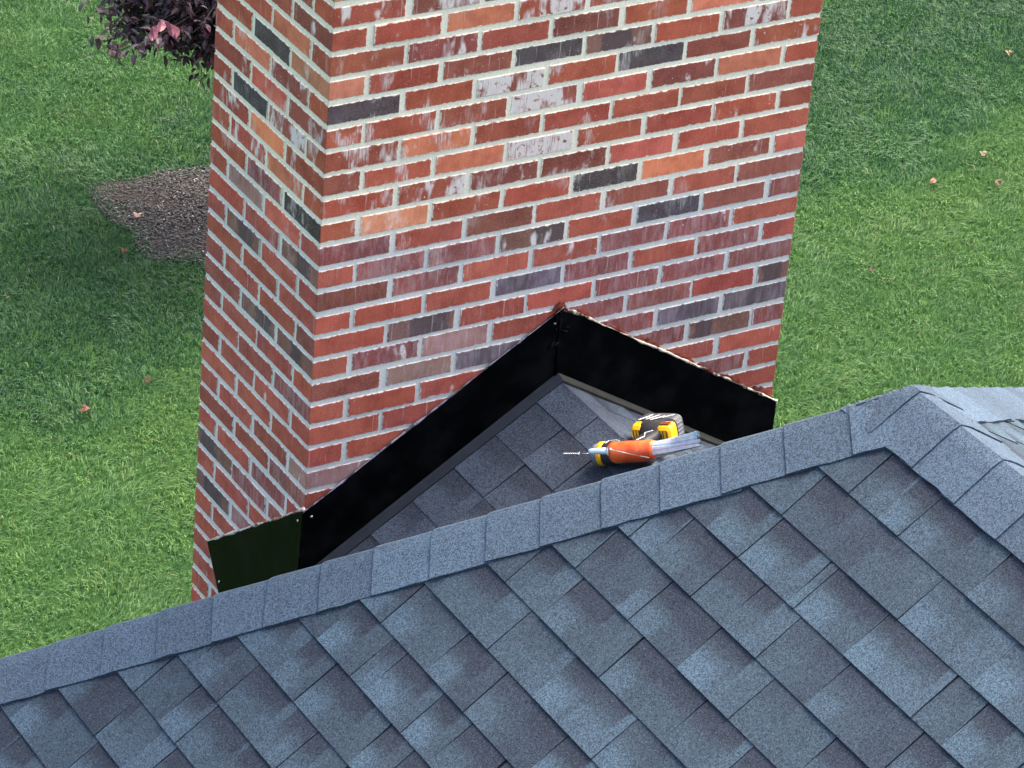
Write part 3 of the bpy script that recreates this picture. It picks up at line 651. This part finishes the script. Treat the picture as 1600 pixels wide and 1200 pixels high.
    for sy in (-1, 1):
        mb = MB(); P = [W(bx + .028, sy*.0332, .130), W(bx + .054, sy*.0332, .130), W(bx + .054, sy*.0332, .146), W(bx + .028, sy*.0332, .146)]; prism(mb, P if sy < 0 else P[::-1], Yv*sy, .0012); mb.build('rating_label', red, o)
        mb = MB(); pts = [W(hx(.06), sy*.0200, .045), W(hx(.06) + .012, sy*.0202, .075), W(hx(.1) - .006, sy*.0218, .098), W(hx(.1) + .012, sy*.0232, .112)]; tube(mb, pts, .0013, 6); mb.build('grip_stripe', wht, o)
        mb = MB(); pts = [W(.055, sy*.0315, -.006), W(.055, sy*.0315, .012), W(.075, sy*.0325, .016), W(.088, sy*.0322, .010)]; tube(mb, pts, .0011, 6); mb.build('housing_stripe', wht, o)
drill()
def tube_of_sealant():
    D = .61*eS - .79*V3(0,1,0); D /= np.linalg.norm(D); D = D + .06*V3(0,0,1); D /= np.linalg.norm(D)
    o0 = slope_pt(970, 729, .062) - fw*.075                        # front end of the orange barrel, nearer than the drill
    _, a, b = frame(D); b = nlc - D*D.dot(nlc); b /= np.linalg.norm(b); a = np.cross(b, D)
    W = lambda x, y, z_: o0 + D*x + a*y + b*z_
    o = thing('sealant_tube', 'orange sealant tube with a white nozzle and flattened white tail, beside the drill', 'sealant tube', tuple(W(.05, 0, -.03)))
    t = NT('orange_plastic', .42, .4); n = t.noise(t.pos(), 30, 4); sc = t.noise(t.pos(), 110, 4, .7); c = t.mix(t.ss(n, .35, .7), srgb(224, 78, 30), srgb(240, 112, 56)); t.col(t.mix(t.ss(sc, .62, .72, 0, .5), c, srgb(245, 180, 140))); t.bump(sc, .2, .002)
    mb = MB(); r = np.random.default_rng(4)
    pr_ = [(0, .024), (.003, .0275), (.012, .0285), (.05, .0280), (.09, .0275), (.118, .0265), (.124, .024)]
    tube(mb, [W(x, .001*r.normal(), .001*r.normal()) for x, q in pr_], [q for x, q in pr_], 22); mb.build('barrel', t.m, o, True)
    mb = MB(); tube(mb, [W(-.0005, 0, .006), W(-.004, 0, .006), W(-.006, 0, .006)], [.020, .018, .011], 18); tube(mb, [W(-.004, 0, .006), W(-.012, 0, .007)], [.0125, .0115], 14)
    mb.build('collar', plain('white_plastic', (.78, .80, .82, 1), .4), o, True)
    mb = MB(); tube(mb, [W(-.010, 0, .007), W(-.030, -.001, .009), W(-.058, -.002, .012), W(-.064, -.002, .0125)], [.0095, .0085, .0070, .0055], 14); mb.build('nozzle', plain('pale_nozzle', (.62, .74, .86, 1), .35, .4, .06), o, True)
    mb = MB(); tube(mb, [W(.010, -.012, .0262), W(.05, -.020, .0205), W(.10, -.0265, .0095), W(.118, -.0275, .004)], .0013, 6); tube(mb, [W(.010, -.012, .024), W(.010, -.012, .029)], .003, 8); mb.build('puncture_wire', plain('pale_wire', (.75, .66, .55, 1), .4), o, True)
    # flattened ruffled tail
    mb = MB(); nu, nv = 26, 22; r = np.random.default_rng(6); cols = [srgb(205, 214, 218), srgb(140, 186, 196), srgb(214, 178, 186), srgb(220, 222, 220), srgb(164, 196, 204), srgb(206, 210, 214), srgb(112, 148, 158)]
    pick = [cols[int(r.integers(0, len(cols)))] for _ in range(nv)]
    for sgn in (1, -1):
        vs = []; cs = []; fs = []
        for i in range(nu + 1):
            f = i/nu; x = .112 + .146*f; half = .021 + .001*f; thick = .022*(1 - f)**1.3 + .0018
            for j in range(nv + 1):
                g = -1 + 2*j/nv; ruff = .0032*math.sin(j*2.1 + 3*f)*f**.5
                zz = sgn*thick*math.sqrt(max(0, 1 - g*g*.96)) + ruff + .012*f
                end = .006*math.sin(j*1.7)*(f > .95)
                # the flat faces the camera obliquely
                P = W(x + end, g*half*(1 - .45*f), zz + g*half*.75*f) + up*(.017*f**1.4); vs.append(P); cs.append(pick[min(j, nv-1)])
        for i in range(nu):
            for j in range(nv):
                q = (i*(nv+1)+j, i*(nv+1)+j+1, (i+1)*(nv+1)+j+1, (i+1)*(nv+1)+j); fs.append(q if sgn > 0 else q[::-1])
        mb.add(vs, fs, vcol=cs)
    mb.build('flattened_tail', M_VCG, o, True)
tube_of_sealant()

# ------------------------------------------------------------------ small purple-leaved tree behind the chimney
def purple_tree():
    base = V3(BED[0] + .25, BED[1] + .05, 0)
    o = thing('purple_leaf_tree', 'small dark purple leaved tree behind the brick chimney', 'tree', tuple(base))
    bark = plain('dark_bark', (.055, .042, .036, 1), .9, .2, .3, 60); mb = MB(); r = np.random.default_rng(17)
    tube(mb, [base + V3(0, 0, -.05), base + V3(.01, 0, .5), base + V3(-.02, .02, 1.1), base + V3(0, .02, 1.9), base + V3(.03, 0, 2.7)], [.05, .042, .036, .025, .010], 10)
    tr = mb.build('trunk', bark, o, True); mb = MB(); tips = []
    for k in range(46):                                            # long low limbs on the open side, towards the lawn
        u_, v_ = 82 + 245*r.random()**.7, -60 + 165*r.random(); T = gpix(u_, v_, 1.25 + .55*r.random())
        q2 = T[:2] - base[:2]; dd = np.linalg.norm(q2)
        if dd > 1.35: T = V3(*(base[:2] + q2/dd*(1.05 + .3*r.random())), T[2])
        P0 = base + V3(0, 0, T[2] - .1 - .25*r.random()); P1 = (P0 + T)/2 + V3(0, 0, .12); tube(mb, [P0, P1, T], [.010, .007, .003], 6)
        for q in range(6): f = .4 + .6*q/5; tips.append(P0*(1-f)**2 + 2*P1*f*(1-f) + T*f*f)
    for k in range(120):
        a = r.random()*2*math.pi; z0_ = 1.30 + 1.5*r.random(); L = (.55 + .5*r.random())*(1.05 - .22*(z0_ - 1.2))*(1.22 if math.cos(a)*R2[0] + math.sin(a)*R2[1] < -.3 else 1); d = V3(math.cos(a), math.sin(a), .25 + .25*r.random())
        P0 = base + V3(0, 0, z0_); P1 = P0 + d*L*.55; P2 = P0 + d*L + V3(0, 0, -.14*L - .12*r.random()); tube(mb, [P0, P1, P2], [.010, .007, .003], 6)
        for q in range(5): f = .35 + .65*q/4; tips.append(P0*(1-f)**2 + 2*P1*f*(1-f) + P2*f*f)
        for q in range(3):
            f = .4 + .5*r.random(); S_ = P0*(1-f)**2 + 2*P1*f*(1-f) + P2*f*f; e = r.normal(size=3); e[2] = e[2]*.5 - .25; e = e/np.linalg.norm(e)*(.14 + .2*r.random()); tube(mb, [S_, S_ + e*.6, S_ + e + V3(0,0,-.03)], [.004, .003, .0015], 5)
            for g in (.5, .75, 1.0): tips.append(S_ + e*g)
    mb.build('branch', bark, o, True)
    t = NT('purple_leaf', .5, .35); c = t.attr('vcol', 'Color'); n = t.noise(t.pos(), 60, 3); t.col(t.mix(t.ss(n, .35, .7, 0, .5), c, t.mix(1.0, c, (.55, .55, .6, 1), 'MULTIPLY')))
    mb = MB()
    def leaf(P, d, L, wd, col, nrm=None):
        d = d/np.linalg.norm(d); s_ = np.cross(d, V3(0,0,1) if nrm is None else nrm); s_ /= np.linalg.norm(s_); u_ = np.cross(s_, d)
        sh = [(0, 0), (.18, .32), (.45, .5), (.75, .34), (1, 0)]
        vs = [P + d*L*x + s_*wd*y + u_*(.16*wd*abs(y)*2 - .25*L*x*x) for x, y in sh] + [P + d*L*x - s_*wd*y + u_*(.16*wd*abs(y)*2 - .25*L*x*x) for x, y in sh[1:4]] + [P + d*L*.45 - u_*.25*L*.2]
        mb.add(vs, [(0,1,2,8), (8,2,3,4), (0,8,6,5), (8,4,7,6)], vcol=col)
    pal = [(.020, .010, .014, 1), (.036, .016, .024, 1), (.054, .028, .038, 1), (.072, .044, .056, 1), (.058, .016, .024, 1), (.070, .028, .026, 1), (.028, .028, .018, 1)]
    for T in tips:
        for k in range(int(r.integers(5, 11))):
            d = r.normal(size=3); d[2] = d[2]*.5 - .35; leaf(T + r.normal(size=3)*.045, d, .05 + .035*r.random(), .026 + .014*r.random(), pal[int(r.integers(0, len(pal)))])
    for (u, v) in ((240, 45), (268, 40), (256, 30)):
        P = gpix(u, v, 1.95)
        for k in range(2): leaf(P + r.normal(size=3)*.01, V3(-.2 + .3*r.normal(), -.5, -.6), .085, .06, (.13, .030, .045, 1), V3(.5, .7, 0))
    mb.build('crown', t.m, o)
purple_tree()

# ------------------------------------------------------------------ fallen leaves on the lawn
def fallen():
    spec = [(134, 640, .060, (96, 58, 44), 'curled dark brown dead leaf lying on the lawn left of the chimney'), (1460, 284, .054, (136, 98, 80), 'pale pinkish brown fallen leaf on the lawn right of the chimney'),
            (1535, 240, .050, (124, 110, 82), 'tan fallen leaf on the lawn at the edge of the darker grass band'), (1575, 82, .046, (136, 104, 76), 'light orange star shaped fallen leaf far up the lawn by the right edge'),
            (215, 336, .050, (184, 150, 128), 'pale pink fallen leaf lying on the dark mulch bed'), (194, 391, .042, (112, 74, 50), 'small rust brown leaf on the grass just below the mulch bed'),
            (1558, 285, .050, (92, 66, 48), 'dark brown curled leaf on the lawn near the right edge'), (232, 594, .045, (86, 62, 42), 'small brown leaf in the dark grass close beside the chimney'),
            (1360, 422, .036, (92, 70, 50), 'small light brown leaf on the bright lawn right of the chimney')]
    r = np.random.default_rng(2)
    for i, (u, v, L, c, lab) in enumerate(spec):
        P = gpix(u, v, .055); mb = MB(); n = 18; ph = r.random()*6; vs = [P + V3(0, 0, .012)]; lob = 5
        for k in range(n):
            a = 2*math.pi*k/n; q = L*.62*(.62 + .30*abs(math.cos(a*lob/2)) + .08*r.random()); vs.append(P + V3(math.cos(a + ph)*q, math.sin(a + ph)*q, .012*math.sin(2*a + ph) + .010*r.random()))
        vs2 = [p + V3(0, 0, -.0012) for p in vs]; fs = [(0, 1 + k, 1 + (k+1) % n) for k in range(n)]; fs += [(n+1, n+2 + (k+1) % n, n+2 + k) for k in range(n)] + [(1+k, n+2+k, n+2+(k+1) % n, 1+(k+1) % n) for k in range(n)]
        col = srgb(*c); mb.add(vs + vs2, fs, vcol=[tuple(x*(.6 + .5*r.random()) for x in col[:3]) + (1,) for _ in range(len(vs)*2)])
        tube(mb, [vs[0], vs[1] + V3(.01, 0, .006), vs[1] + (vs[1] - vs[0])*.6 + V3(0, 0, .008)], [.0015, .0015, .001], 5, vcol=tuple(x*.7 for x in col[:3]) + (1,))
        ob = mb.build('fallen_leaf', M_VC, None, False, P); tag(ob, lab, 'leaf', 'fallen leaves on the lawn')
fallen()
